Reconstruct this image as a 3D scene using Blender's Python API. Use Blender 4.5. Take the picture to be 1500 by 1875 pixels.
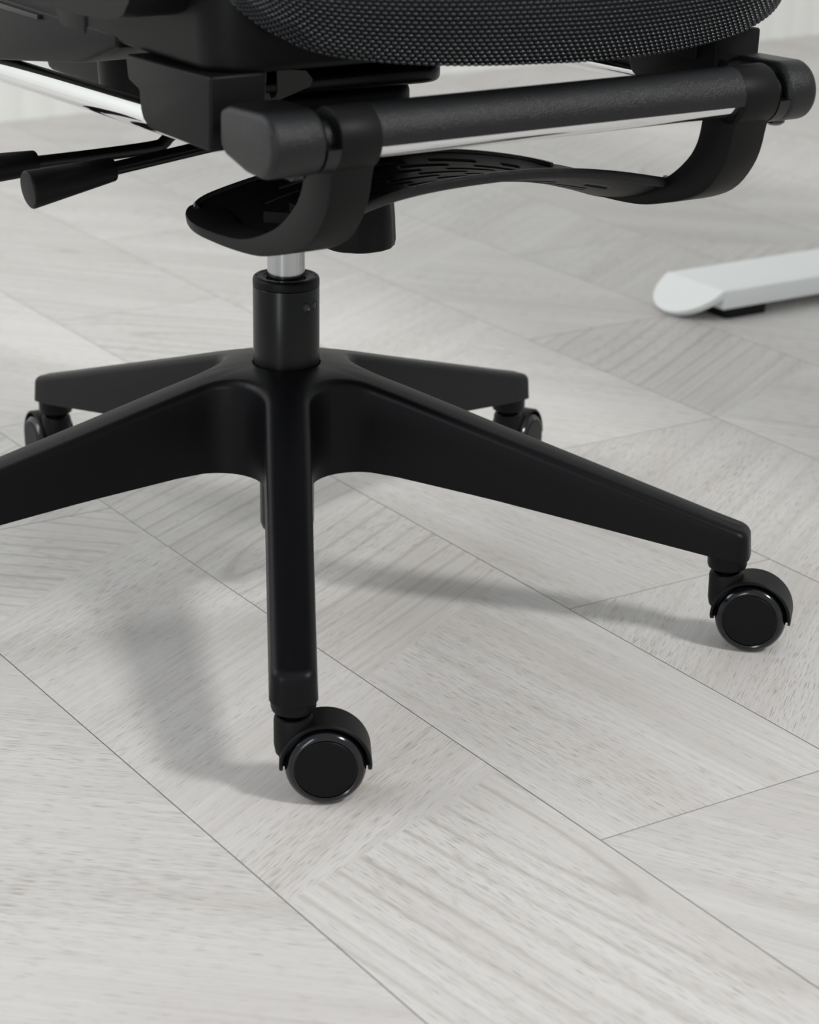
import bpy, bmesh, math, random
import numpy as np
from mathutils import Matrix, Vector

# ------------------------------------------------------------------ scene, camera, light
for o in list(bpy.data.objects): bpy.data.objects.remove(o)
SC = bpy.context.scene
COL = SC.collection
D = math.pi / 180
rng = random.Random(7)

cam_d = bpy.data.cameras.new('camera'); cam = bpy.data.objects.new('camera', cam_d); COL.objects.link(cam)
cr = Vector((0.99985474, 0.00911864, 0.01439959)); cu = Vector((-0.01667997, 0.34982717, 0.93666575)); cw = Vector((-0.00350375, 0.93676988, -0.34992845))
CP = Vector((0.10095612, -1.66483858, 0.69095842))
cam.matrix_world = Matrix(((cr.x, cu.x, -cw.x, CP.x), (cr.y, cu.y, -cw.y, CP.y), (cr.z, cu.z, -cw.z, CP.z), (0, 0, 0, 1)))
cam_d.sensor_fit = 'HORIZONTAL'; cam_d.sensor_width = 24.0; cam_d.lens = 4206.2 / 1500 * 24
cam_d.clip_start = 0.05; cam_d.clip_end = 60
cam_d.dof.use_dof = True; cam_d.dof.focus_distance = 1.60; cam_d.dof.aperture_fstop = 8.5
SC.camera = cam

SC.view_settings.view_transform = 'Standard'; SC.view_settings.look = 'None'
SC.view_settings.gamma = 1.0; SC.view_settings.use_curve_mapping = False
SC.view_settings.exposure = 0.10

W = bpy.data.worlds.new('room_light'); SC.world = W; W.use_nodes = True
bg = W.node_tree.nodes['Background']; bg.inputs[0].default_value = (0.93, 0.97, 1.0, 1); bg.inputs[1].default_value = 0.55

def area(name, loc, target, size, power, color=(1, 1, 1), shape='DISK', size_y=None):
    l = bpy.data.lights.new(name, 'AREA'); l.energy = power; l.size = size; l.shape = shape; l.color = color
    if size_y: l.size_y = size_y
    o = bpy.data.objects.new(name, l); COL.objects.link(o); o.location = loc
    d = Vector(target) - Vector(loc); o.rotation_euler = d.to_track_quat('-Z', 'Y').to_euler()
    return o
area('key_softbox', (2.66, -1.98, 3.2), (0, 0, 0.1), 0.68, 97, (1.0, 0.98, 0.95))
area('window_light', (-2.1, -0.05, 1.55), (-0.5, 1.0, 0.0), 1.0, 24, (0.95, 0.975, 1.0), 'RECTANGLE', 1.4)

area('side_window', (-1.1, -2.9, 1.0), (0, 0, 0.3), 0.40, 18, (0.94, 0.97, 1.0), 'RECTANGLE', 1.7)

# ------------------------------------------------------------------ materials
def mat(name, color, rough=0.5, metal=0.0, bump=None, spec=0.15, coat=0.0):
    m = bpy.data.materials.new(name); m.use_nodes = True; nt = m.node_tree; b = nt.nodes['Principled BSDF']
    b.inputs['Base Color'].default_value = (*color, 1); b.inputs['Roughness'].default_value = rough; b.inputs['Metallic'].default_value = metal
    b.inputs['Specular IOR Level'].default_value = spec; b.inputs['Coat Weight'].default_value = coat
    if bump:
        scale, strength, dist = bump
        tc = nt.nodes.new('ShaderNodeTexCoord'); n = nt.nodes.new('ShaderNodeTexNoise'); n.inputs['Scale'].default_value = scale; n.inputs['Detail'].default_value = 2
        bp = nt.nodes.new('ShaderNodeBump'); bp.inputs['Strength'].default_value = strength; bp.inputs['Distance'].default_value = dist
        nt.links.new(tc.outputs['Object'], n.inputs['Vector']); nt.links.new(n.outputs['Fac'], bp.inputs['Height']); nt.links.new(bp.outputs['Normal'], b.inputs['Normal'])
    return m
M_LEG = mat('nylon_black', (0.0032, 0.0032, 0.0040), 0.40, bump=(900, 0.15, 0.0004))
M_TEX = mat('textured_black_plastic', (0.0045, 0.0047, 0.0053), 0.30, bump=(1400, 0.6, 0.0007), spec=0.34)
M_MATTE = mat('matte_black_plastic', (0.0042, 0.0041, 0.0041), 0.48, bump=(900, 0.15, 0.0004))
M_DARK = mat('dark_black_plastic', (0.0020, 0.0020, 0.0023), 0.45)
M_GLOSS = mat('glossy_black', (0.003, 0.0035, 0.005), 0.14, spec=0.5)
M_SATIN = mat('satin_black_paint', (0.0025, 0.0025, 0.0025), 0.28, spec=0.25)
M_CAP = mat('wheel_cap_black', (0.0032, 0.0032, 0.0036), 0.42, bump=(1200, 0.2, 0.0003))
M_CHROME = mat('chrome', (0.80, 0.81, 0.82), 0.07, 1.0, bump=(60, 0.02, 0.001))
M_STEEL = mat('steel_piston', (0.40, 0.41, 0.42), 0.16, 1.0)
M_PRESSED = mat('pressed_steel_dark', (0.05, 0.05, 0.05), 0.35, 0.6)
M_THREAD = mat('seat_thread', (0.0018, 0.0030, 0.0048), 0.19, spec=0.55)
M_CLOTH = mat('seat_backing', (0.0015, 0.002, 0.0025), 0.7)
M_WHITE = mat('white_powder_coat', (0.85, 0.868, 0.858), 0.45, spec=0.5)
M_RUBBER = mat('black_rubber', (0.01, 0.01, 0.01), 0.6)
M_WALL = mat('wall_paint', (0.76, 0.765, 0.73), 0.7)
M_SUB = mat('joint_dark', (0.20, 0.18, 0.155), 0.9)

def wood():
    m = bpy.data.materials.new('pale_oak_laminate'); m.use_nodes = True; nt = m.node_tree; b = nt.nodes['Principled BSDF']; L = nt.links.new
    N = nt.nodes.new
    uv = N('ShaderNodeUVMap'); uv.uv_map = 'grain'
    def noise(sx, sy, scale, detail, rough=0.6, dist=0.0):
        mp = N('ShaderNodeMapping'); mp.inputs['Scale'].default_value = (sx, sy, 1); L(uv.outputs[0], mp.inputs[0])
        n = N('ShaderNodeTexNoise'); n.inputs['Scale'].default_value = scale; n.inputs['Detail'].default_value = detail; n.inputs['Roughness'].default_value = rough; n.inputs['Distortion'].default_value = dist
        L(mp.outputs[0], n.inputs['Vector']); return n
    def ramp(src, stops):
        r = N('ShaderNodeValToRGB'); e = r.color_ramp.elements
        while len(e) < len(stops): e.new(0.5)
        for el, (p, c) in zip(e, stops): el.position = p; el.color = (*c, 1) if len(c) == 3 else c
        L(src, r.inputs[0]); return r
    def mixc(kind, fac, a, bb):
        x = N('ShaderNodeMix'); x.data_type = 'RGBA'; x.blend_type = kind
        if isinstance(fac, float): x.inputs[0].default_value = fac
        else: L(fac, x.inputs[0])
        L(a, x.inputs[6]); L(bb, x.inputs[7]); return x.outputs[2]
    broad = noise(2.2, 13, 1.0, 4, 0.55, 0.6)
    col = ramp(broad.outputs['Fac'], [(0.25, (0.570, 0.543, 0.520)), (0.5, (0.630, 0.607, 0.586)), (0.75, (0.672, 0.652, 0.631))]).outputs[0]
    # cathedral growth rings
    mp = N('ShaderNodeMapping'); mp.inputs['Scale'].default_value = (1.1, 7.0, 1); L(uv.outputs[0], mp.inputs[0])
    nz = noise(1.0, 5.0, 1.0, 2, 0.5)
    wv = N('ShaderNodeTexWave'); wv.wave_type = 'RINGS'; wv.rings_direction = 'Z'; wv.inputs['Scale'].default_value = 2.3; wv.inputs['Distortion'].default_value = 5.0; wv.inputs['Detail'].default_value = 2.5; wv.inputs['Detail Scale'].default_value = 0.7
    L(mp.outputs[0], wv.inputs['Vector'])
    rings = ramp(wv.outputs['Fac'], [(0.0, (0.80, 0.785, 0.77)), (0.10, (0.94, 0.935, 0.93)), (0.28, (1, 1, 1)), (1.0, (1, 1, 1))])
    ln = N('ShaderNodeVectorMath'); ln.operation = 'LENGTH'; L(uv.outputs[0], ln.inputs[0])
    mr = N('ShaderNodeMapRange'); mr.inputs['From Min'].default_value = 0.12; mr.inputs['From Max'].default_value = 0.42; mr.inputs['To Min'].default_value = 0.85; mr.inputs['To Max'].default_value = 0.0
    L(ln.outputs['Value'], mr.inputs['Value'])
    col = mixc('MULTIPLY', mr.outputs[0], col, rings.outputs[0])
    grow = noise(1.6, 75, 1.0, 2, 0.5, 0.3)
    gr = ramp(grow.outputs['Fac'], [(0.30, (0.93, 0.925, 0.92)), (0.55, (1.01, 1.01, 1.01))])
    col = mixc('MULTIPLY', 0.7, col, gr.outputs[0])
    streak = noise(3.5, 260, 1.0, 3, 0.65)
    sr = ramp(streak.outputs['Fac'], [(0.3, (0.875, 0.866, 0.857)), (0.62, (1.02, 1.02, 1.02))])
    col = mixc('MULTIPLY', 0.8, col, sr.outputs[0])
    # open pores: short dark dashes along the grain
    pore = noise(58, 1250, 1.0, 1.5, 0.5)
    dens = noise(3, 9, 1.0, 2, 0.5)
    ad = N('ShaderNodeMath'); ad.operation = 'MULTIPLY_ADD'; ad.inputs[1].default_value = 0.28; L(dens.outputs['Fac'], ad.inputs[0]); L(pore.outputs['Fac'], ad.inputs[2])
    pr = ramp(ad.outputs[0], [(0.735, (0, 0, 0)), (0.83, (1, 1, 1))])
    dark = N('ShaderNodeRGB'); dark.outputs[0].default_value = (0.25, 0.225, 0.20, 1)
    pf = N('ShaderNodeMath'); pf.operation = 'MULTIPLY'; pf.inputs[1].default_value = 0.62; L(pr.outputs[0], pf.inputs[0])
    col = mixc('MIX', pf.outputs[0], col, dark.outputs[0])
    at = N('ShaderNodeAttribute'); at.attribute_name = 'tone'
    col = mixc('MULTIPLY', 1.0, col, at.outputs['Color'])
    L(col, b.inputs['Base Color'])
    b.inputs['Roughness'].default_value = 0.5; b.inputs['Specular IOR Level'].default_value = 0.35
    bp = N('ShaderNodeBump'); bp.inputs['Strength'].default_value = 0.25; bp.inputs['Distance'].default_value = 0.0004; bp.invert = True
    L(pr.outputs[0], bp.inputs['Height']); L(bp.outputs['Normal'], b.inputs['Normal'])
    return m
M_WOOD = wood()

# ------------------------------------------------------------------ helpers
def link(name, me, m, parent=None, sharp=40):
    if m: me.materials.append(m)
    if sharp is not None:
        me.polygons.foreach_set('use_smooth', [True] * len(me.polygons)); me.set_sharp_from_angle(angle=sharp * D)
    o = bpy.data.objects.new(name, me); COL.objects.link(o)
    if parent: o.parent = parent
    return o
def from_bm(name, bm, m, parent=None, sharp=40):
    bmesh.ops.recalc_face_normals(bm, faces=bm.faces[:])
    me = bpy.data.meshes.new(name); bm.to_mesh(me); bm.free()
    return link(name, me, m, parent, sharp)
def bevel(bm, w, seg=3, ang=28, edges=None):
    es = edges or [e for e in bm.edges if len(e.link_faces) == 2 and e.calc_face_angle(0) > ang * D]
    if es and w > 0: bmesh.ops.bevel(bm, geom=es, offset=w, segments=seg, profile=0.5, affect='EDGES', clamp_overlap=True)
def prism(bm, pts, a0, a1, axis='x', bev=0.0, seg=3, ang=28):
    """polygon in the plane across `axis`, extruded from a0 to a1. pts: (y,z) for x, (x,z) for y, (x,y) for z"""
    t = bmesh.new()
    def P(p, a): return {'x': (a, p[0], p[1]), 'y': (p[0], a, p[1]), 'z': (p[0], p[1], a)}[axis]
    v0 = [t.verts.new(P(p, a0)) for p in pts]; v1 = [t.verts.new(P(p, a1)) for p in pts]; n = len(pts)
    t.faces.new(v0); t.faces.new(v1)
    for i in range(n): t.faces.new((v0[i], v0[(i + 1) % n], v1[(i + 1) % n], v1[i]))
    bmesh.ops.recalc_face_normals(t, faces=t.faces[:])
    bevel(t, bev, seg, ang)
    merge(bm, t)
def merge(bm, t, mtx=None):
    if mtx: bmesh.ops.transform(t, matrix=mtx, verts=t.verts[:])
    me = bpy.data.meshes.new('tmp'); t.to_mesh(me); t.free(); bm.from_mesh(me); bpy.data.meshes.remove(me)
def lathe(bm, prof, n=48, mtx=None, close=True):
    """prof: (r, z) list revolved about z"""
    t = bmesh.new(); rings = []
    for r, z in prof:
        if r < 1e-6: rings.append([t.verts.new((0, 0, z))])
        else: rings.append([t.verts.new((r * math.cos(2 * math.pi * k / n), r * math.sin(2 * math.pi * k / n), z)) for k in range(n)])
    for a, b in zip(rings[:-1], rings[1:]):
        for k in range(n):
            l = (k + 1) % n
            if len(a) == 1 and len(b) == 1: continue
            if len(a) == 1: t.faces.new((a[0], b[l], b[k]))
            elif len(b) == 1: t.faces.new((a[k], a[l], b[0]))
            else: t.faces.new((a[k], a[l], b[l], b[k]))
    bmesh.ops.recalc_face_normals(t, faces=t.faces[:])
    merge(bm, t, mtx)
def axis_mtx(p0, p1):
    p0, p1 = Vector(p0), Vector(p1); q = (p1 - p0).to_track_quat('Z', 'Y')
    return Matrix.Translation(p0) @ q.to_matrix().to_4x4()
def tube(bm, p0, p1, r0, r1=None, n=28, rnd=0.0):
    r1 = r0 if r1 is None else r1; h = (Vector(p1) - Vector(p0)).length
    if rnd > 0:
        prof = [(0, 0)] + [(r0 - rnd + rnd * math.sin(a), rnd - rnd * math.cos(a)) for a in np.linspace(0, math.pi / 2, 5)] + \
               [(r1 - rnd + rnd * math.cos(a), h - rnd + rnd * math.sin(a)) for a in np.linspace(0, math.pi / 2, 5)] + [(0, h)]
    else: prof = [(0, 0), (r0, 0), (r1, h), (0, h)]
    lathe(bm, prof, n, axis_mtx(p0, p1))
def path_tube(bm, pts, r, n=14):
    t = bmesh.new(); rings = []
    P = [Vector(p) for p in pts]
    for i, p in enumerate(P):
        d = (P[min(i + 1, len(P) - 1)] - P[max(i - 1, 0)]).normalized(); q = d.to_track_quat('Z', 'Y')
        rings.append([t.verts.new(p + q @ Vector((r * math.cos(2 * math.pi * k / n), r * math.sin(2 * math.pi * k / n), 0))) for k in range(n)])
    for a, b in zip(rings[:-1], rings[1:]):
        for k in range(n): t.faces.new((a[k], a[(k + 1) % n], b[(k + 1) % n], b[k]))
    t.faces.new(rings[0]); t.faces.new(rings[-1]); bmesh.ops.recalc_face_normals(t, faces=t.faces[:]); merge(bm, t)
def bez(pts, n):
    """Catmull-Rom through points"""
    P = [np.array(p, float) for p in pts]; P = [2 * P[0] - P[1]] + P + [2 * P[-1] - P[-2]]; out = []
    for i in range(1, len(P) - 2):
        for k in range(n):
            t = k / n; a, b, c, d = P[i - 1], P[i], P[i + 1], P[i + 2]
            out.append(0.5 * ((2 * b) + (c - a) * t + (2 * a - 5 * b + 4 * c - d) * t * t + (3 * b - a - 3 * c + d) * t ** 3))
    out.append(P[-2]); return out
def rounded_rect(x0, x1, y0, y1, r, n=8):
    pts = []
    for cx, cy, a0 in ((x1 - r, y1 - r, 0), (x0 + r, y1 - r, 90), (x0 + r, y0 + r, 180), (x1 - r, y0 + r, 270)):
        for k in range(n + 1): a = (a0 + 90 * k / n) * D; pts.append((cx + r * math.cos(a), cy + r * math.sin(a)))
    return pts
def empty(name, loc=(0, 0, 0), rz=0.0, label=None, cat=None, group=None):
    o = bpy.data.objects.new(name, None); COL.objects.link(o); o.location = loc; o.rotation_euler = (0, 0, rz); o.empty_display_size = 0.05
    if label: o['label'] = label
    if cat: o['category'] = cat
    if group: o['group'] = group
    return o

# ------------------------------------------------------------------ floor: laminate planks
PHI = -0.98735547; O0 = -0.23947534; PW = 0.20471748; PL = 0.942
tv = np.array([math.cos(PHI), math.sin(PHI)]); nv = np.array([-math.sin(PHI), math.cos(PHI)])
bm = bmesh.new(); prism(bm, [tuple(tv * s + nv * k) for s, k in ((-3.6, -2.6), (3.4, -2.6), (3.4, 4.6), (-3.6, 4.6))], -0.06, -0.005, 'z')
FLOOR = from_bm('floor', bm, M_SUB, None, None); FLOOR['kind'] = 'structure'
FLOOR['label'] = 'pale whitewashed oak laminate floor of staggered wide planks'
SEG = {  # (row, plank index) -> printed pieces: cut (s at the lower edge, s at the upper edge), grain angle in degrees of each piece
    (0, 0): ([(-0.045, -0.182), (0.413, 0.339)], [45, 119, 6]), (-1, 0): ([(0.72, 0.62)], [47, 119]), (0, 1): ([], [45]),
    (1, 0): ([(-0.30, -0.36), (0.17, 0.06)], [45, 119, 5]), (1, 1): ([(1.05, 0.95)], [28, 119]),
    (2, 0): ([(-0.52, -0.6), (-0.22, -0.30)], [45, 120, 8]), (2, 1): ([(0.62, 0.52)], [128, 42]), (2, -1): ([], [38]),
    (3, 0): ([(-0.75, -0.82), (-0.42, -0.52)], [40, 120, 36]), (3, 1): ([(0.42, 0.34)], [122, 40]), (3, -1): ([], [42]),
    (4, 0): ([(-0.76, -0.876)], [121, 41]), (4, 1): ([(-0.169, -0.256)], [120, 36]),
}
base_s = {-1: 0.885, 0: 0.700, 1: 0.449, 2: 0.141, 3: -0.170, 4: -0.484, 5: -0.794}
def joint(row, idx):
    s = base_s.get(row, 0.141 - 0.313 * (row - 2))
    return s + PL * idx
g = 0.00042
for row in range(-11, 21):
    k0, k1 = O0 + row * PW + g, O0 + (row + 1) * PW - g
    smid = joint(row, 0)
    i0 = math.ceil((-3.3 - smid) / PL); i1 = math.floor((3.2 - smid) / PL)
    for idx in range(i0, i1 + 1):
        s1 = joint(row, idx) - g; s0 = s1 - PL + 2 * g
        c = tv * (s0 + s1) / 2 + nv * (k0 + k1) / 2
        if math.hypot(c[0] - 0.2, c[1] - 0.6) > 2.9: continue
        key = (row, idx)
        if key in SEG: cuts, angs = SEG[key]
        else:
            nc = rng.choice([1, 1, 2]); cuts = []
            for q in range(nc):
                ss = s0 + PL * (q + 1) / (nc + 1) + rng.uniform(-0.08, 0.08); dd = rng.choice([0.05, -0.05, 0.04]); cuts.append((ss + dd, ss - dd))
            angs = []
            opts = [40, 121]; rng.shuffle(opts); opts.append(6)
            angs = opts[:nc + 1]
        bounds = [(s0, s0)] + list(cuts) + [(s1, s1)]
        verts = []; faces = []; uvs = []; tones = []
        tone0 = rng.uniform(0.955, 1.025)
        for q in range(len(bounds) - 1):
            (a0, a1), (b0, b1) = bounds[q], bounds[q + 1]
            st = len(verts)
            for s, k in ((a0, k0), (b0, k0), (b1, k1), (a1, k1)):
                p = tv * s + nv * k; verts.append((p[0], p[1], 0.0))
            faces.append((st, st + 1, st + 2, st + 3))
            an = angs[q] * D; ox, oy = rng.uniform(5, 40), rng.uniform(5, 40)
            cs = None
            if key == (0, 0) and q == 2: cs = (0.375, O0 + 0.80 * PW)
            elif rng.random() < 0.33: cs = ((a0 + b1) / 2 + rng.uniform(-0.1, 0.1), (k0 + k1) / 2 + rng.uniform(-0.06, 0.06))
            if cs: ox = -(cs[0] * math.cos(an) + cs[1] * math.sin(an)); oy = -(-cs[0] * math.sin(an) + cs[1] * math.cos(an))
            uvs.append([(ox + s * math.cos(an) + k * math.sin(an), oy - s * math.sin(an) + k * math.cos(an)) for s, k in ((a0, k0), (b0, k0), (b1, k1), (a1, k1))])
            tones.append(tone0 * rng.uniform(0.965, 1.03))
        n0 = len(verts)
        # skirt
        rect = [(s0, k0), (s1, k0), (s1, k1), (s0, k1)]
        for z in (0.0, -0.005):
            for s, k in rect: p = tv * s + nv * k; verts.append((p[0], p[1], z))
        for q in range(4): faces.append((n0 + q, n0 + 4 + q, n0 + 4 + (q + 1) % 4, n0 + (q + 1) % 4))
        me = bpy.data.meshes.new('plank'); me.from_pydata(verts, [], faces); me.update()
        me.uv_layers.new(name='grain'); me.attributes.new('tone', 'FLOAT_COLOR', 'CORNER')
        fu = []; ft = []
        for fi, poly in enumerate(me.polygons):
            for j in range(poly.loop_total):
                fu += list(uvs[fi][j]) if fi < len(uvs) else [0.1, 0.1]
                tn = tones[fi] if fi < len(tones) else 0.5
                ft += [tn, tn, tn, 1.0]
        me.uv_layers['grain'].data.foreach_set('uv', fu); me.attributes['tone'].data.foreach_set('color', ft)
        link('plank', me, M_WOOD, FLOOR, None)

# ------------------------------------------------------------------ back wall with shallow vertical ribs
WA = 35.6 * D; wd = np.array([math.cos(WA), math.sin(WA)]); wn = np.array([-math.sin(WA), math.cos(WA)]); wc = np.array([0.160, 2.393])
pts = []
s = -3.2
RP = 0.055
while s < 3.4:
    for ds, dep in ((0.0, 0.0), (0.006, -0.0008), (0.014, -0.0016), (0.034, -0.0016), (0.042, -0.0008), (0.048, 0.0)):
        pts.append(wc + wd * (s + ds) + wn * (dep + 0.006))
    s += RP
pts += [wc + wd * 3.5 + wn * 0.15, wc - wd * 3.3 + wn * 0.15]
bm = bmesh.new(); prism(bm, [tuple(p) for p in pts], 0.0, 2.7, 'z')
o = from_bm('wall_back', bm, M_WALL, None, 50); o['kind'] = 'structure'; o['label'] = 'white wall with shallow vertical ribs behind the chair'

# ------------------------------------------------------------------ office chair
A = 32.6 * D
CH = empty('office_chair', (0, 0, 0), A, 'black mesh office swivel chair with five-star caster base and folded footrest', 'chair')
TH = 0.07083644 - A        # star angle in the chair's own frame

# --- star leg (one sector of 72 degrees)
ZT = [(0.0, 0.1885), (0.034, 0.1882), (0.046, 0.1868), (0.063, 0.1830), (0.0975, 0.1725), (0.157, 0.1535), (0.241, 0.1272), (0.337, 0.0970), (0.36, 0.0905)]
ZB = [(0.0, 0.1130), (0.082, 0.1130), (0.1645, 0.1012), (0.2477, 0.0872), (0.328, 0.0735), (0.36, 0.0700)]
def ip(tab, r): return float(np.interp(r, [a for a, _ in tab], [b for _, b in tab]))
def hw(x): return 0.0166 + (0.0147 - 0.0166) * min(max((x - 0.06) / 0.28, 0), 1)
RF = 0.036; XT = 0.3565
c36, s36 = math.cos(36 * D), math.sin(36 * D)
h0 = 0.0166; cc = h0 / s36 + RF / s36
fc = np.array([cc * c36, cc * s36])           # fillet centre on the bisector
outl = []
for k in range(11):                            # from the apex to the tangent point on the leg flank
    a = (216 + (270 - 216) * k / 10) * D
    outl.append(fc + RF * np.array([math.cos(a), math.sin(a)]))
for x in np.linspace(outl[-1][0], XT - 0.009, 15)[1:]: outl.append(np.array([x, hw(x)]))
yt = hw(XT - 0.009)
for k in range(1, 7): a = k / 6 * 90 * D; outl.append(np.array([XT - 0.009 + 0.009 * math.sin(a), yt - 0.009 + 0.009 * math.cos(a)]))
outl.append(np.array([XT, 0.0]))
NO = len(outl)
nrm = []
for i in range(NO):
    t = outl[min(i + 1, NO - 1)] - outl[max(i - 1, 0)]
    if i == 0: n = np.array([c36, s36])
    elif i == NO - 1: n = np.array([1.0, 0.0])
    else: n = np.array([-t[1], t[0]]); n /= np.linalg.norm(n)
    nrm.append(n)
R0 = 0.0262
centre = []
for i in range(NO):
    if i <= 10: a = 36 * D * (1 - i / 10.0); centre.append(R0 * np.array([math.cos(a), math.sin(a)]))
    else: centre.append(np.array([R0 + (0.350 - R0) * ((i - 10) / (NO - 1 - 10)) ** 0.9, 0.0]))
BV = 0.0058
rows = []
for i in range(NO):
    P, n, c = outl[i], nrm[i], centre[i]
    pr = []
    pr.append((*c, ip(ZB, np.linalg.norm(c)) + 0.0))
    Pb = P + n * 0.0010
    pr.append((*Pb, ip(ZB, np.linalg.norm(Pb)) + 0.0))
    for f in (0.33, 0.66): 
        q = P + n * 0.0010 * (1 - f); r = np.linalg.norm(q); zb, zt = ip(ZB, r), ip(ZT, r) - BV; pr.append((*q, zb + (zt - zb) * f))
    for k in range(6):
        a = k / 5 * 90 * D; q = P - n * BV * (1 - math.cos(a)); r = np.linalg.norm(q); pr.append((*q, ip(ZT, r) - BV * (1 - math.sin(a))))
    q = P - n * BV
    for f in (0.35, 0.7, 1.0): 
        w = q + (c - q) * f; pr.append((*w, ip(ZT, np.linalg.norm(w)) + 0.0006 * math.sin(f * math.pi / 2)))
    rows.append(pr)
bm = bmesh.new()
for sgn in (1, -1):
    V = [[bm.verts.new((p[0], sgn * p[1], p[2])) for p in pr] for pr in rows]
    for i in range(NO - 1):
        for j in range(len(rows[0]) - 1):
            try: bm.faces.new((V[i][j], V[i + 1][j], V[i + 1][j + 1], V[i][j + 1]))
            except ValueError: pass
bmesh.ops.remove_doubles(bm, verts=bm.verts[:], dist=1e-5)
bmesh.ops.recalc_face_normals(bm, faces=bm.faces[:])
lathe(bm, [(0, 0.084), (0.0149, 0.084), (0.0147, 0.0640), (0.0140, 0.0615), (0.0122, 0.0602), (0.0, 0.0600)], 32, Matrix.Translation((0.341, 0, 0)))
LEG_ME = None
legs = []
for kk, a in enumerate((-90, -18, 54, 126, 198)):
    if LEG_ME is None:
        o = from_bm('leg', bm, M_LEG, CH, 38); LEG_ME = o.data
    else:
        o = bpy.data.objects.new('leg', LEG_ME); COL.objects.link(o); o.parent = CH
    o.rotation_euler = (0, 0, TH + a * D); legs.append(o)
bm = bmesh.new(); lathe(bm, [(0.0254, 0.112), (0.0262, 0.112), (0.0264, 0.1884), (0.0258, 0.1886), (0.0254, 0.1870), (0.0254, 0.112)], 64)
from_bm('hub', bm, M_LEG, CH)

# --- casters
def caster_meshes():
    d, zc, R = 0.0203, 0.0262, 0.0262
    H = bmesh.new()
    ro, ri, wy = 0.0298, 0.0278, 0.0150
    # arched hood over both wheels
    t = bmesh.new(); ang = [(-12 + 204 * k / 40) * D for k in range(41)]
    rg = []
    for a in ang:
        ca, sa = math.cos(a), math.sin(a)
        edge = min(1.0, (a + 12 * D) / (14 * D), (192 * D - a) / (14 * D))
        wq = wy * (0.30 + 0.70 * max(edge, 0) ** 0.5) if edge < 1 else wy
        rg.append([t.verts.new((d + rr * ca, y, zc + rr * sa)) for rr, y in ((ro - 0.0008, -wq), (ro, -wq + 0.001), (ro, wq - 0.001), (ro - 0.0008, wq), (ri, wq), (ri, -wq))])
    for u, v in zip(rg[:-1], rg[1:]):
        for k in range(6): t.faces.new((u[k], u[(k + 1) % 6], v[(k + 1) % 6], v[k]))
    t.faces.new(rg[0]); t.faces.new(rg[-1]); bmesh.ops.recalc_face_normals(t, faces=t.faces[:]); merge(H, t)
    # web between the wheels
    prism(H, [(d + 0.0285 * math.cos(a), zc + 0.0285 * math.sin(a)) for a in [(-10 + 200 * k / 24) * D for k in range(25)]], -0.0016, 0.0016, 'y')
    # neck that takes the stem
    lathe(H, [(0.0090, 0.0500), (0.0095, 0.0568), (0.0112, 0.0572), (0.0122, 0.0566), (0.0128, 0.0545), (0.0128, 0.0370), (0.0118, 0.0315), (0.0085, 0.0270), (0.0, 0.0255)], 36)
    H2 = bmesh.new()
    # wheel: outer face at +y
    def wheel():
        b = bmesh.new()
        prof = [(0.0, 0.0025), (R - 0.0015, 0.0025), (R, 0.0040), (R, 0.0100), (R - 0.0006, 0.0128), (R - 0.0020, 0.0152), (R - 0.0038, 0.0168), (R - 0.0048, 0.0171), (R - 0.0058, 0.0167), (R - 0.0062, 0.0158), (0, 0.0158)]
        lathe(b, prof, 56, Matrix.Translation((d, 0, zc)) @ Matrix.Rotation(-90 * D, 4, 'X')); return b
    def cap():
        b = bmesh.new(); lathe(b, [(0, 0.0158), (0.0196, 0.0158), (0.0196, 0.0168), (0.0191, 0.0172), (0.0, 0.0173)], 48, Matrix.Translation((d, 0, zc)) @ Matrix.Rotation(-90 * D, 4, 'X')); return b
    st = bmesh.new(); lathe(st, [(0, 0.050), (0.0052, 0.050), (0.0052, 0.0625), (0, 0.0625)], 20); lathe(st, [(0, 0.0508), (0.0091, 0.0508), (0.0091, 0.0512), (0, 0.0512)], 24)
    return H, wheel(), cap(), st
bm = None
H, WH, CAPB, ST = caster_meshes()
def mk(b, name, m):
    bmesh.ops.recalc_face_normals(b, faces=b.faces[:]); me = bpy.data.meshes.new(name); b.to_mesh(me); b.free(); me.materials.append(m)
    me.polygons.foreach_set('use_smooth', [True] * len(me.polygons)); me.set_sharp_from_angle(angle=38 * D); return me
hood_me, wheel_me, cap_me, stem_me = mk(H, 'caster', M_MATTE), mk(WH, 'wheel', M_GLOSS), mk(CAPB, 'wheel_cap', M_CAP), mk(ST, 'stem', M_DARK)
for a, tw in ((-90, 3.6), (-18, -12.4), (54, 66), (126, 117), (198, 215)):
    an = TH + a * D
    c = bpy.data.objects.new('caster', hood_me); COL.objects.link(c); c.parent = CH
    c.location = (0.341 * math.cos(an), 0.341 * math.sin(an), 0); c.rotation_euler = (0, 0, tw * D - A)
    for nm, me, flips in (('wheel', wheel_me, (0, 1)), ('wheel_cap', cap_me, (0, 1)), ('stem', stem_me, (0,))):
        for f in flips:
            w = bpy.data.objects.new(nm, me); COL.objects.link(w); w.parent = c
            if f: w.scale = (1, -1, 1)

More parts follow.
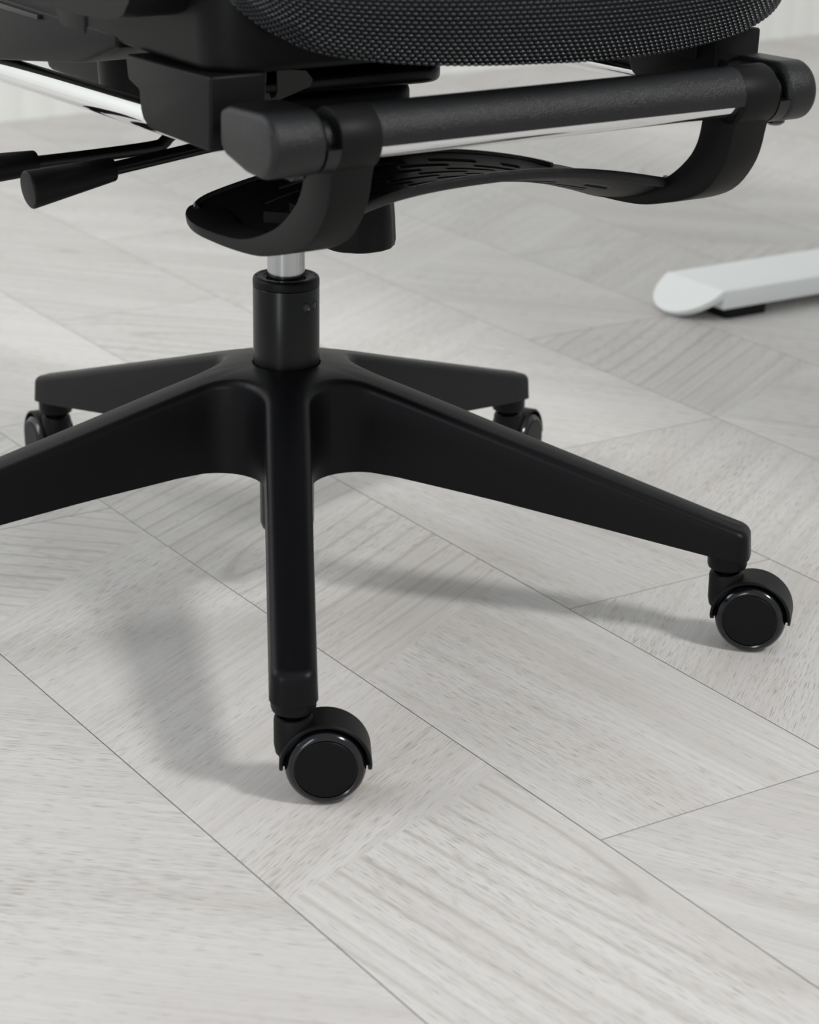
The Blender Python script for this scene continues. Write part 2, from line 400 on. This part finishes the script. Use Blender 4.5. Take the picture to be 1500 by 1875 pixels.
# --- gas lift
bm = bmesh.new(); lathe(bm, [(0, 0.054), (0.0165, 0.054), (0.0195, 0.0565), (0.0208, 0.061), (0.0210, 0.112), (0.0246, 0.125), (0.0250, 0.185), (0.0250, 0.2478), (0.0247, 0.2484), (0, 0.2484)], 72)
COLM = from_bm('outer_column', bm, M_SATIN, CH)
bm = bmesh.new(); lathe(bm, [(0.0150, 0.2470), (0.0246, 0.2486), (0.0250, 0.2490), (0.0250, 0.2535), (0.0243, 0.2553), (0.0232, 0.2560), (0.0205, 0.2560), (0.0200, 0.2556), (0.0178, 0.2556), (0.0165, 0.2545), (0.0150, 0.2540), (0.0150, 0.2470)], 72)
from_bm('cap_ring', bm, M_DARK, COLM)
for k in range(12):                            # vent slots around the ring
    a = k * 30 * D; t = bmesh.new(); pp = []
    for rr, sg in ((0.0229, 1), (0.0209, -1)):
        for j in range(5): b_ = a + sg * (-8 + 4 * j) * D; pp.append((rr * math.cos(b_), rr * math.sin(b_)))
    bmx = bmesh.new(); prism(bmx, pp, 0.2552, 0.25605, 'z'); from_bm('vent_slot', bmx, M_RUBBER, COLM, 30)
for ang in (-50, -28):                         # two crimp dimples
    a = (ang) * D - A; p = Vector((0.0247 * math.cos(a), 0.0247 * math.sin(a), 0.236)); bmx = bmesh.new()
    lathe(bmx, [(0.0, 0.0006), (0.0016, 0.0004), (0.0024, 0.0), (0.0028, 0.0005), (0.0030, 0.0)], 20, Matrix.Translation(p) @ Vector((math.cos(a), math.sin(a), 0)).to_track_quat('Z', 'Y').to_matrix().to_4x4() @ Matrix.Diagonal((1.0, 1.5, 1, 1)))
    from_bm('crimp_dimple', bmx, M_GLOSS, COLM)
bm = bmesh.new(); lathe(bm, [(0, 0.250), (0.0141, 0.250), (0.0141, 0.385), (0, 0.385)], 56)
from_bm('piston_rod', bm, M_STEEL, CH)

# --- tilt mechanism under the seat
bm = bmesh.new()
prism(bm, rounded_rect(-0.066, 0.043, -0.115, 0.075, 0.02), 0.372, 0.4125, 'z', 0.005)
prism(bm, rounded_rect(-0.105, 0.105, 0.03, 0.20, 0.02), 0.388, 0.432, 'z', 0.006)
tube(bm, (-0.088, 0.055, 0.386), (-0.088, 0.055, 0.44), 0.030, 0.034)
tube(bm, (0, 0, 0.35), (0, 0, 0.39), 0.020, 0.027)
MECH = from_bm('tilt_mechanism', bm, M_DARK, CH)
bm = bmesh.new(); prism(bm, rounded_rect(-0.10, 0.067, -0.118, 0.13, 0.022), 0.4128, 0.4255, 'z', 0.004)
from_bm('seat_plate', bm, M_SATIN, MECH)
bm = bmesh.new(); prism(bm, rounded_rect(-0.09, 0.06, -0.10, 0.12, 0.02), 0.425, 0.462, 'z', 0.003)
from_bm('seat_spacer', bm, M_DARK, MECH)
# pressed steel bracket with a keyhole notch
bm = bmesh.new()
prism(bm, [(-0.1095, 0.437), (-0.1095, 0.4135), (-0.1060, 0.4145), (-0.1025, 0.4130), (-0.0985, 0.4142), (-0.0960, 0.4165), (-0.066, 0.4255), (-0.064, 0.4300), (-0.069, 0.4360), (-0.0905, 0.4385), (-0.0905, 0.4235), (-0.0925, 0.4205), (-0.0955, 0.4205), (-0.0965, 0.4235), (-0.1020, 0.4240), (-0.1020, 0.4300), (-0.0985, 0.4310), (-0.0985, 0.4375)], -0.152, -0.1505, 'y')
prism(bm, [(-0.1095, 0.437), (-0.1095, 0.4135), (-0.1080, 0.4135), (-0.1080, 0.437)], -0.152, -0.08, 'y')
from_bm('steel_bracket', bm, M_PRESSED, MECH)
# tension knob
bm = bmesh.new(); t = bmesh.new(); rg = []
prof = [(0.0, 0.2995), (0.0225, 0.2995), (0.0262, 0.3010), (0.0270, 0.3050), (0.0262, 0.322), (0.0225, 0.362), (0.0205, 0.376), (0.0, 0.376)]
for r, z in prof:
    if r == 0: rg.append([t.verts.new((0, 0, z))]); continue
    rg.append([t.verts.new((r * (1 - 0.035 * (0.5 + 0.5 * math.cos(8 * 2 * math.pi * k / 64)) ** 3) * math.cos(2 * math.pi * k / 64), r * (1 - 0.035 * (0.5 + 0.5 * math.cos(8 * 2 * math.pi * k / 64)) ** 3) * math.sin(2 * math.pi * k / 64), z)) for k in range(64)])
for a_, b_ in zip(rg[:-1], rg[1:]):
    for k in range(64):
        l = (k + 1) % 64
        if len(a_) == 1: t.faces.new((a_[0], b_[l], b_[k]))
        elif len(b_) == 1: t.faces.new((a_[k], a_[l], b_[0]))
        else: t.faces.new((a_[k], a_[l], b_[l], b_[k]))
bmesh.ops.recalc_face_normals(t, faces=t.faces[:]); merge(bm, t, Matrix.Translation((0.002, -0.100, 0)))
from_bm('tension_knob', bm, M_DARK, CH, 30)
# levers
bm = bmesh.new(); path_tube(bm, [(-0.05, -0.090, 0.3860), (-0.1161, -0.090, 0.3785), (-0.19, -0.090, 0.3698)], 0.0046)
lev = from_bm('lever', bm, M_SATIN, CH)
bm = bmesh.new(); tube(bm, (-0.2405, -0.090, 0.3630), (-0.1795, -0.090, 0.3710), 0.0126, 0.0082, 32, 0.0016); from_bm('lever_grip', bm, M_DARK, lev)
bm = bmesh.new(); path_tube(bm, bez([(-0.05, 0.0, 0.392), (-0.090, 0.0, 0.3710), (-0.098, 0.0, 0.3650), (-0.1060, 0.0, 0.3622), (-0.15, 0.0, 0.3606), (-0.20, 0.0, 0.3600)], 6), 0.0046)
lev2 = from_bm('lever', bm, M_SATIN, CH)
bm = bmesh.new(); tube(bm, (-0.260, 0.0, 0.3585), (-0.1960, 0.0, 0.3600), 0.0112, 0.0086, 32, 0.0016); from_bm('lever_grip', bm, M_DARK, lev2)

# --- footrest rails, clamps, knuckles
JB = [(-0.1220, 0.3440), (-0.1350, 0.3420), (-0.1550, 0.3412), (-0.1800, 0.3412), (-0.2133, 0.3418), (-0.2476, 0.3446), (-0.2718, 0.3500), (-0.2993, 0.3583), (-0.3188, 0.3682), (-0.3328, 0.3837), (-0.3395, 0.3971), (-0.3438, 0.4142), (-0.3520, 0.4300)]
JI = [(-0.3130, 0.4300), (-0.3093, 0.4073), (-0.3060, 0.3967), (-0.2982, 0.3857), (-0.2809, 0.3716), (-0.2590, 0.3607), (-0.2323, 0.3522), (-0.2040, 0.3488), (-0.1795, 0.3480), (-0.1550, 0.3482), (-0.1350, 0.3495), (-0.1220, 0.3510)]
for sx in (-1, 1):
    sd = (lambda v: v) if sx > 0 else (lambda v: v)
    # chrome rail
    bm = bmesh.new(); tube(bm, (sx * 0.19, -0.245, 0.4225), (sx * 0.19, 0.22, 0.4095), 0.0092, None, 40)
    from_bm('rail', bm, M_CHROME, CH)
    # clamp block
    bm = bmesh.new()
    prism(bm, [(-0.1666, 0.4590), (-0.1694, 0.4437), (-0.1844, 0.4395), (-0.1859, 0.4280), (-0.1890, 0.4225), (-0.1955, 0.4190), (-0.2035, 0.4180), (-0.2780, 0.4180), (-0.2800, 0.4625)], sx * 0.168, sx * 0.205, 'x', 0.0022)
    cl = from_bm('rail_clamp', bm, M_MATTE, CH)
    # knuckle
    kp = [(-0.335 + 0.0192 * math.cos(a), 0.4320 + 0.0192 * math.sin(a)) for a in [(85 + 185 * k / 20) * D for k in range(21)]]
    kp += [(-0.318, 0.4135), (-0.2940, 0.4190), (-0.2875, 0.4240), (-0.2875, 0.4460), (-0.300, 0.4500)]
    kx = 0.2045 if sx < 0 else 0.1925
    bm = bmesh.new(); prism(bm, kp, sx * 0.1685, sx * kx, 'x', 0.0048, 4, 40)
    tube(bm, (sx * 0.158, -0.335, 0.432), (sx * 0.170, -0.335, 0.432), 0.0115, None, 40)
    prism(bm, [(-0.300, 0.423), (-0.275, 0.423), (-0.275, 0.444), (-0.300, 0.444)], sx * 0.172, sx * 0.190, 'x')
    # lower half closes the slot
    prism(bm, [(-0.335 + r * math.cos(a), 0.432 + r * math.sin(a)) for r, a in [(0.0190, (188 + 92 * k / 12) * D) for k in range(13)] + [(0.012, 270 * D), (0.012, 190 * D)]], sx * 0.1608, sx * 0.1695, 'x')
    kn = from_bm('knuckle', bm, M_TEX, CH)
    bm = bmesh.new(); lathe(bm, [(0, -0.0035), (0.004, -0.003), (0.0065, -0.0012), (0.007, 0.002), (0, 0.002)], 20, Matrix.Translation((sx * 0.178, -0.330, 0.4120)))
    from_bm('screw', bm, M_GLOSS, kn)
    # curved arm
    jb, ji = np.array(bez(JB, 4)), np.array(bez(JI, 4))[::-1]
    def resamp(c, n):
        cl_ = np.concatenate([[0], np.cumsum(np.linalg.norm(np.diff(c, axis=0), axis=1))]); return np.stack([np.interp(np.linspace(0, cl_[-1], n), cl_, c[:, k]) for k in range(2)], 1)
    NS = 44; rb, ri_ = resamp(jb, NS), resamp(ji, NS)
    bm = bmesh.new(); t = bmesh.new(); rg = []
    for k in range(NS):
        u = min(max((rb[k][0] + 0.186) / 0.0642, 0), 1); xo = 0.1607 - 0.030 * (1 - math.sqrt(1 - u * u)); xi = min(0.1333 - 0.02 * u, xo - 0.007)
        rg.append([t.verts.new((sx * x_, y_, z_)) for x_, (y_, z_) in ((xo, rb[k]), (xo, ri_[k]), (xi, ri_[k]), (xi, rb[k]))])
    for u_, v_ in zip(rg[:-1], rg[1:]):
        for k in range(4): t.faces.new((u_[k], u_[(k + 1) % 4], v_[(k + 1) % 4], v_[k]))
    t.faces.new(rg[0]); t.faces.new(rg[-1]); bmesh.ops.recalc_face_normals(t, faces=t.faces[:]); bevel(t, 0.0016, 2, 50); merge(bm, t)
    prism(bm, [(-0.335 + 0.0188 * math.cos(a), 0.432 + 0.0188 * math.sin(a)) for a in [2 * math.pi * k / 40 for k in range(40)]], sx * 0.1333, sx * 0.1607, 'x', 0.0012, 2, 50)
    from_bm('footrest_arm', bm, M_MATTE, CH)
# bar: textured cover over a chrome tube
bm = bmesh.new(); ca = [(-14 + 208 * k / 28) * D for k in range(29)]
prism(bm, [(-0.335 + 0.0182 * math.cos(a), 0.4325 + 0.0182 * math.sin(a)) for a in ca] + [(-0.335 + 0.0155 * math.cos(a), 0.4325 + 0.0155 * math.sin(a)) for a in ca[::-1]], -0.1345, 0.1345, 'x')
BAR = from_bm('footrest_bar', bm, M_TEX, CH)
bm = bmesh.new(); tube(bm, (-0.134, -0.335, 0.4325), (0.134, -0.335, 0.4325), 0.0140, None, 40); from_bm('chrome_tube', bm, M_CHROME, BAR)

# --- footrest pad: arched slotted tray
NX, NY = 96, 34
def pad(s, t):
    x = 0.1420 * s
    sh = max(0.0, (abs(s) - 0.86) / 0.14)
    yf = -0.252 - 0.035 * abs(s) ** 3; yb = -0.120 - 0.004 * abs(s) ** 3
    rnd_ = 1 - math.sqrt(max(0.0, 1 - sh * sh)) if sh > 0 else 0.0
    yf += 0.022 * rnd_; yb -= 0.012 * rnd_
    zf = 0.3765 - 0.0145 * abs(s) ** 2.2 + 0.002 * s; zb = 0.3670 - 0.0185 * abs(s) ** 2
    y = yf + (yb - yf) * t
    z = zf + (zb - zf) * t - (0.0085 + 0.0070 * s * s) * (1 - abs(2 * t - 1) ** 2.6)
    return (x, y, z)
bm = bmesh.new()
V = [[bm.verts.new(pad(-1 + 2 * i / NX, j / NY)) for j in range(NY + 1)] for i in range(NX + 1)]
def slot(i, j):
    if j < 4 or j > NY - 4 or i < 14 or i > NX - 12: return False
    rowi, ph = divmod(j - 4, 3)
    if ph != 1: return False
    off = (rowi % 2) * 10
    return ((i + off) % 20) < 13
for i in range(NX):
    for j in range(NY):
        if not slot(i, j): bm.faces.new((V[i][j], V[i + 1][j], V[i + 1][j + 1], V[i][j + 1]))
bm.normal_update()
me = bpy.data.meshes.new('footrest_pad'); bm.to_mesh(me); bm.free()
PAD = link('footrest_pad', me, M_MATTE, CH, 60)
sm = PAD.modifiers.new('thickness', 'SOLIDIFY'); sm.thickness = 0.0032; sm.offset = 0
# raised rim around the tray
for edge in (0, 1):                             # raised rims along the front and the back of the tray
    loop = [pad(-1 + 2 * i / NX, edge) for i in range(0, NX + 1)]
    t = bmesh.new(); rg = []; n = len(loop); sg = -1 if edge == 0 else 1
    for i, p in enumerate(loop):
        a_, b_ = Vector(loop[max(i - 1, 0)]), Vector(loop[min(i + 1, n - 1)]); d = (b_ - a_); d.z = 0; d.normalize(); out = Vector((-d.y, d.x, 0)) * sg; P = Vector(p)
        rg.append([t.verts.new(P + out * x_ + Vector((0, 0, z_))) for x_, z_ in ((0.0008, -0.0036), (0.0022, -0.0022), (0.0022, 0.0020), (0.0010, 0.0032), (-0.0008, 0.0030), (-0.0022, 0.0005), (-0.0018, -0.0030))])
    for u, v in zip(rg[:-1], rg[1:]):
        for k in range(7): t.faces.new((u[k], u[(k + 1) % 7], v[(k + 1) % 7], v[k]))
    t.faces.new(rg[0]); t.faces.new(rg[-1])
    from_bm('pad_rim', t, M_TEX, PAD, 50)
for sx in (-1,):                                # stiffening ribs inside the tray ends
    for pts_ in ([(0.130, -0.205), (0.105, -0.228)], [(0.105, -0.240), (0.105, -0.195)], [(0.090, -0.232), (0.060, -0.205)]):
        (xa, ya), (xb, yb) = pts_; dx, dy = xb - xa, yb - ya; l = math.hypot(dx, dy); nx_, ny_ = -dy / l * 0.0012, dx / l * 0.0012
        zr = 0.3525 + 0.0105 * (1 - abs(xa + xb) / 0.26)
        bm = bmesh.new(); prism(bm, [(sx * (xa + nx_), ya + ny_), (sx * (xb + nx_), yb + ny_), (sx * (xb - nx_), yb - ny_), (sx * (xa - nx_), ya - ny_)], zr, zr + 0.007, 'z')
        from_bm('pad_rib', bm, M_DARK, PAD)

# --- seat: frame, mesh cover
def cut(o, cutter):
    md = o.modifiers.new('cut', 'BOOLEAN'); md.object = cutter; md.operation = 'DIFFERENCE'; md.solver = 'EXACT'
    dg = bpy.context.evaluated_depsgraph_get(); ev = o.evaluated_get(dg); me = bpy.data.meshes.new_from_object(ev)
    o.modifiers.clear(); o.data = me; cm = cutter.data; bpy.data.objects.remove(cutter); bpy.data.meshes.remove(cm)
    me.polygons.foreach_set('use_smooth', [True] * len(me.polygons)); me.set_sharp_from_angle(angle=40 * D)
outline = rounded_rect(-0.200, 0.200, -0.2810, 0.20, 0.028, 8)
outline = [(x, y) for x, y in outline]
bm = bmesh.new(); prism(bm, outline, 0.4615, 0.530, 'z', 0.005, 3, 40)
for sx in (-1, 1): prism(bm, [(-0.103, 0.4600), (-0.062, 0.4600), (-0.050, 0.474), (-0.047, 0.525), (-0.103, 0.525)], sx * 0.17, sx * 0.2015, 'x', 0.004)
FR = from_bm('seat_frame', bm, M_MATTE, CH)
cb = bmesh.new(); prism(cb, [(-0.254, 0.540), (-0.248, 0.5025), (-0.240, 0.4945), (-0.227, 0.4905), (-0.212, 0.4880), (-0.108, 0.4840), (-0.108, 0.540)], -0.24, -0.178, 'x')
cutter = from_bm('slot_cutter', cb, None, CH); bpy.context.view_layer.update(); cut(FR, cutter)
# armrest bracket behind the clamp and a trim strip over it
bm = bmesh.new(); prism(bm, [(0.150, 0.4090), (0.0456, 0.4236), (-0.083, 0.4405), (-0.095, 0.4430), (-0.1456, 0.4592), (-0.1456, 0.4680), (0.150, 0.4680)], -0.2005, -0.13, 'x', 0.003)
from_bm('armrest_bracket', bm, M_DARK, CH)
bm = bmesh.new(); prism(bm, [(0.10, 0.4600), (-0.030, 0.4615), (-0.030, 0.4645), (0.10, 0.4640)], -0.2035, -0.1995, 'x', 0.0005); from_bm('trim_strip', bm, M_PRESSED, FR)
# mounting blocks between the rails and the seat on the far side
bm = bmesh.new(); prism(bm, [(-0.262, 0.4415), (-0.262, 0.470), (-0.10, 0.470), (-0.10, 0.4460)], 0.165, 0.2105, 'x', 0.002); from_bm('seat_mount', bm, M_MATTE, CH)

# mesh cover: surface built from the bottom edge of the front upwards and back over the top
EDGE = [(-0.200, -0.235, 0.545), (-0.203, -0.268, 0.525), (-0.197, -0.288, 0.507), (-0.180, -0.291, 0.492), (-0.165, -0.295, 0.483), (-0.153, -0.300, 0.477), (-0.135, -0.305, 0.472), (-0.109, -0.312, 0.468), (-0.076, -0.320, 0.465), (-0.040, -0.325, 0.463), (-0.002, -0.327, 0.4615), (0.037, -0.325, 0.460), (0.086, -0.318, 0.4595), (0.141, -0.306, 0.461), (0.175, -0.299, 0.4655), (0.203, -0.291, 0.474), (0.220, -0.278, 0.483), (0.228, -0.255, 0.497), (0.230, -0.220, 0.520)]
ed = np.array(bez(EDGE, 8)); cl = np.concatenate([[0], np.cumsum(np.linalg.norm(np.diff(ed, axis=0), axis=1))])
LT = cl[-1]
PROF = np.array(bez([(0, 0), (-0.0035, 0.008), (-0.0065, 0.018), (-0.0075, 0.032), (-0.003, 0.048), (0.008, 0.062), (0.035, 0.070), (0.09, 0.068), (0.20, 0.060)], 8))   # (along outward normal negative = out, up)
pc = np.concatenate([[0], np.cumsum(np.linalg.norm(np.diff(PROF, axis=0), axis=1))])
def seat_pt(l, v):
    e = np.array([np.interp(l, cl, ed[:, k]) for k in range(3)])
    l2 = min(l + 0.01, LT); l1 = max(l - 0.01, 0)
    ea = np.array([np.interp(l1, cl, ed[:, k]) for k in range(2)]); eb = np.array([np.interp(l2, cl, ed[:, k]) for k in range(2)])
    t = (eb - ea); t /= np.linalg.norm(t); inn = np.array([-t[1], t[0]])
    a = np.interp(v, pc, PROF[:, 0]); b = np.interp(v, pc, PROF[:, 1])
    top = 0.535
    h = e[2] + b * max(0.25, (top - e[2]) / 0.07)
    if v > 0.07:   # over the top the cover runs straight back
        bk = np.array([0.0, 1.0]); f = min(1, (v - 0.07) / 0.03); inn = inn * (1 - f) + bk * f
    xy = e[:2] + inn * a
    return np.array([xy[0], xy[1], h])
NU, NV = 110, 40
vmax = pc[-1]
bm = bmesh.new(); vs = [0.11 * j / 26 for j in range(27)] + list(np.linspace(0.13, vmax, 8))
G = [[bm.verts.new(seat_pt(LT * i / NU, v)) for v in vs] for i in range(NU + 1)]
for i in range(NU):
    for j in range(len(vs) - 1): bm.faces.new((G[i][j], G[i + 1][j], G[i + 1][j + 1], G[i][j + 1]))
# tuck the lower edge under the frame
Tk = [bm.verts.new(np.array(G[i][0].co) + np.array((-0.02 * (i / NU * 2 - 1), 0.03, 0.006))) for i in range(NU + 1)]
for i in range(NU): bm.faces.new((Tk[i], Tk[i + 1], G[i + 1][0], G[i][0]))
SEAT = from_bm('seat_cover', bm, M_CLOTH, CH, 80); SEAT['label'] = 'black woven mesh seat cover'
# woven threads
dl, dv = 0.0046, 0.0026
verts = []; faces = []
def dome(P, eu, ev, en):
    st = len(verts)
    verts.append(P + en)
    for k in range(8):
        a = k * math.pi / 4; verts.append(P + 0.75 * (eu * math.cos(a) + ev * math.sin(a)) + 0.68 * en)
    for k in range(8):
        a = k * math.pi / 4; verts.append(P + eu * math.cos(a) + ev * math.sin(a) - 0.1 * en)
    for k in range(8):
        l = (k + 1) % 8; faces.append((st, st + 1 + k, st + 1 + l)); faces.append((st + 1 + k, st + 9 + k, st + 9 + l, st + 1 + l))
nv_ = int(0.105 / dv); nu_ = int(LT / dl)
for j in range(nv_):
    v = 0.0008 + j * dv
    for i in range(nu_):
        l = (i + (0.5 if j % 2 else 0)) * dl + 0.002
        if l > LT - 0.012: continue
        P = seat_pt(l, v); Pu = seat_pt(l + 0.002, v); Pv = seat_pt(l, v + 0.002)
        eu = Pu - P; eu /= np.linalg.norm(eu); ev = Pv - P; ev /= np.linalg.norm(ev); en = np.cross(eu, ev); en /= np.linalg.norm(en)
        jt = rng.uniform(-0.12, 0.12)
        dome(P, eu * 0.0021, (ev + 0.0 * eu) * 0.00115 + en * 0.00025 * jt, en * 0.00105)
me = bpy.data.meshes.new('seat_weave'); me.from_pydata([tuple(v) for v in verts], [], faces); me.update()
o = link('seat_weave', me, M_THREAD, SEAT, None); me.polygons.foreach_set('use_smooth', [True] * len(me.polygons)); o['kind'] = 'stuff'

# ------------------------------------------------------------------ white desk foot on the floor, plus unseen desk parts added for shade
FA = 33.0 * D; fd = np.array([math.cos(FA), math.sin(FA)]); fn = np.array([-math.sin(FA), math.cos(FA)])
DK = empty('desk', (0.0, 0.0, 0), 0, 'flat white metal desk foot with a sloping rounded end, and added unseen parts shading the floor', 'desk')
DK.location = (0.39, 0.87, 0); DK.rotation_euler = (0, 0, FA)
# local frame: +x along the foot away from the rounded end
hz = 0.034; hw_ = 0.0475
def loc(P): d = np.array(P) - np.array((0.39, 0.87)); return d @ fd, d @ fn
x0, yA = loc((0.385, 0.894)); x1, yB = loc((0.435, 0.8075)); yA2, yB2 = max(yA, yB), min(yA, yB)
XF = 0.006
for yo in (0.0, -1.05):  # second foot and both posts are invented, outside the frame
    ya, yb_ = yA2 + yo, yB2 + yo; ym = (ya + yb_) / 2; hh = (ya - yb_) / 2
    bm = bmesh.new(); prism(bm, [(yb_, 0.012), (ya, 0.012), (ya, hz), (yb_, hz)], XF, 0.46, 'x', 0.0022)
    FT = from_bm('foot_beam', bm, M_WHITE, DK)
    bm = bmesh.new(); t = bmesh.new(); top = []; bot = []; NR = 28
    prof_ = [(XF, ya)] + [(XF - 0.001 - 0.043 * math.cos((-90 + 180 * k / NR) * D), ym - hh * math.sin((-90 + 180 * k / NR) * D)) for k in range(NR + 1)] + [(XF, yb_)]
    for x_, y_ in prof_:
        f = min(max((XF - x_) / 0.044, 0), 1); zt = hz - (hz - 0.007) * f
        top.append(t.verts.new((x_, y_, zt))); bot.append(t.verts.new((min(x_ + 0.006, XF), y_, zt - 0.005)))
    t.faces.new(top); t.faces.new(bot)
    for k in range(len(top)): l = (k + 1) % len(top); t.faces.new((top[k], top[l], bot[l], bot[k]))
    bmesh.ops.recalc_face_normals(t, faces=t.faces[:]); merge(bm, t); from_bm('foot_end', bm, M_WHITE, FT)
    for xx in (0.045, 0.41):
        bm = bmesh.new(); prism(bm, rounded_rect(xx - 0.030, xx + 0.030, yb_ + 0.004, ya - 0.004, 0.006), 0.0, 0.0125, 'z'); from_bm('rubber_pad', bm, M_RUBBER, FT)
    bm = bmesh.new(); prism(bm, rounded_rect(0.26, 0.34, ym - 0.03, ym + 0.03, 0.008), hz, 0.70, 'z', 0.002); from_bm('added_post', bm, M_WHITE, DK)
bm = bmesh.new(); prism(bm, rounded_rect(-0.13, 0.50, yB2 - 1.20, yA2 + 0.10, 0.02), 0.70, 0.725, 'z', 0.002); from_bm('added_shade_top', bm, M_WHITE, DK)  # invented top out of view, sized to darken the floor on the right
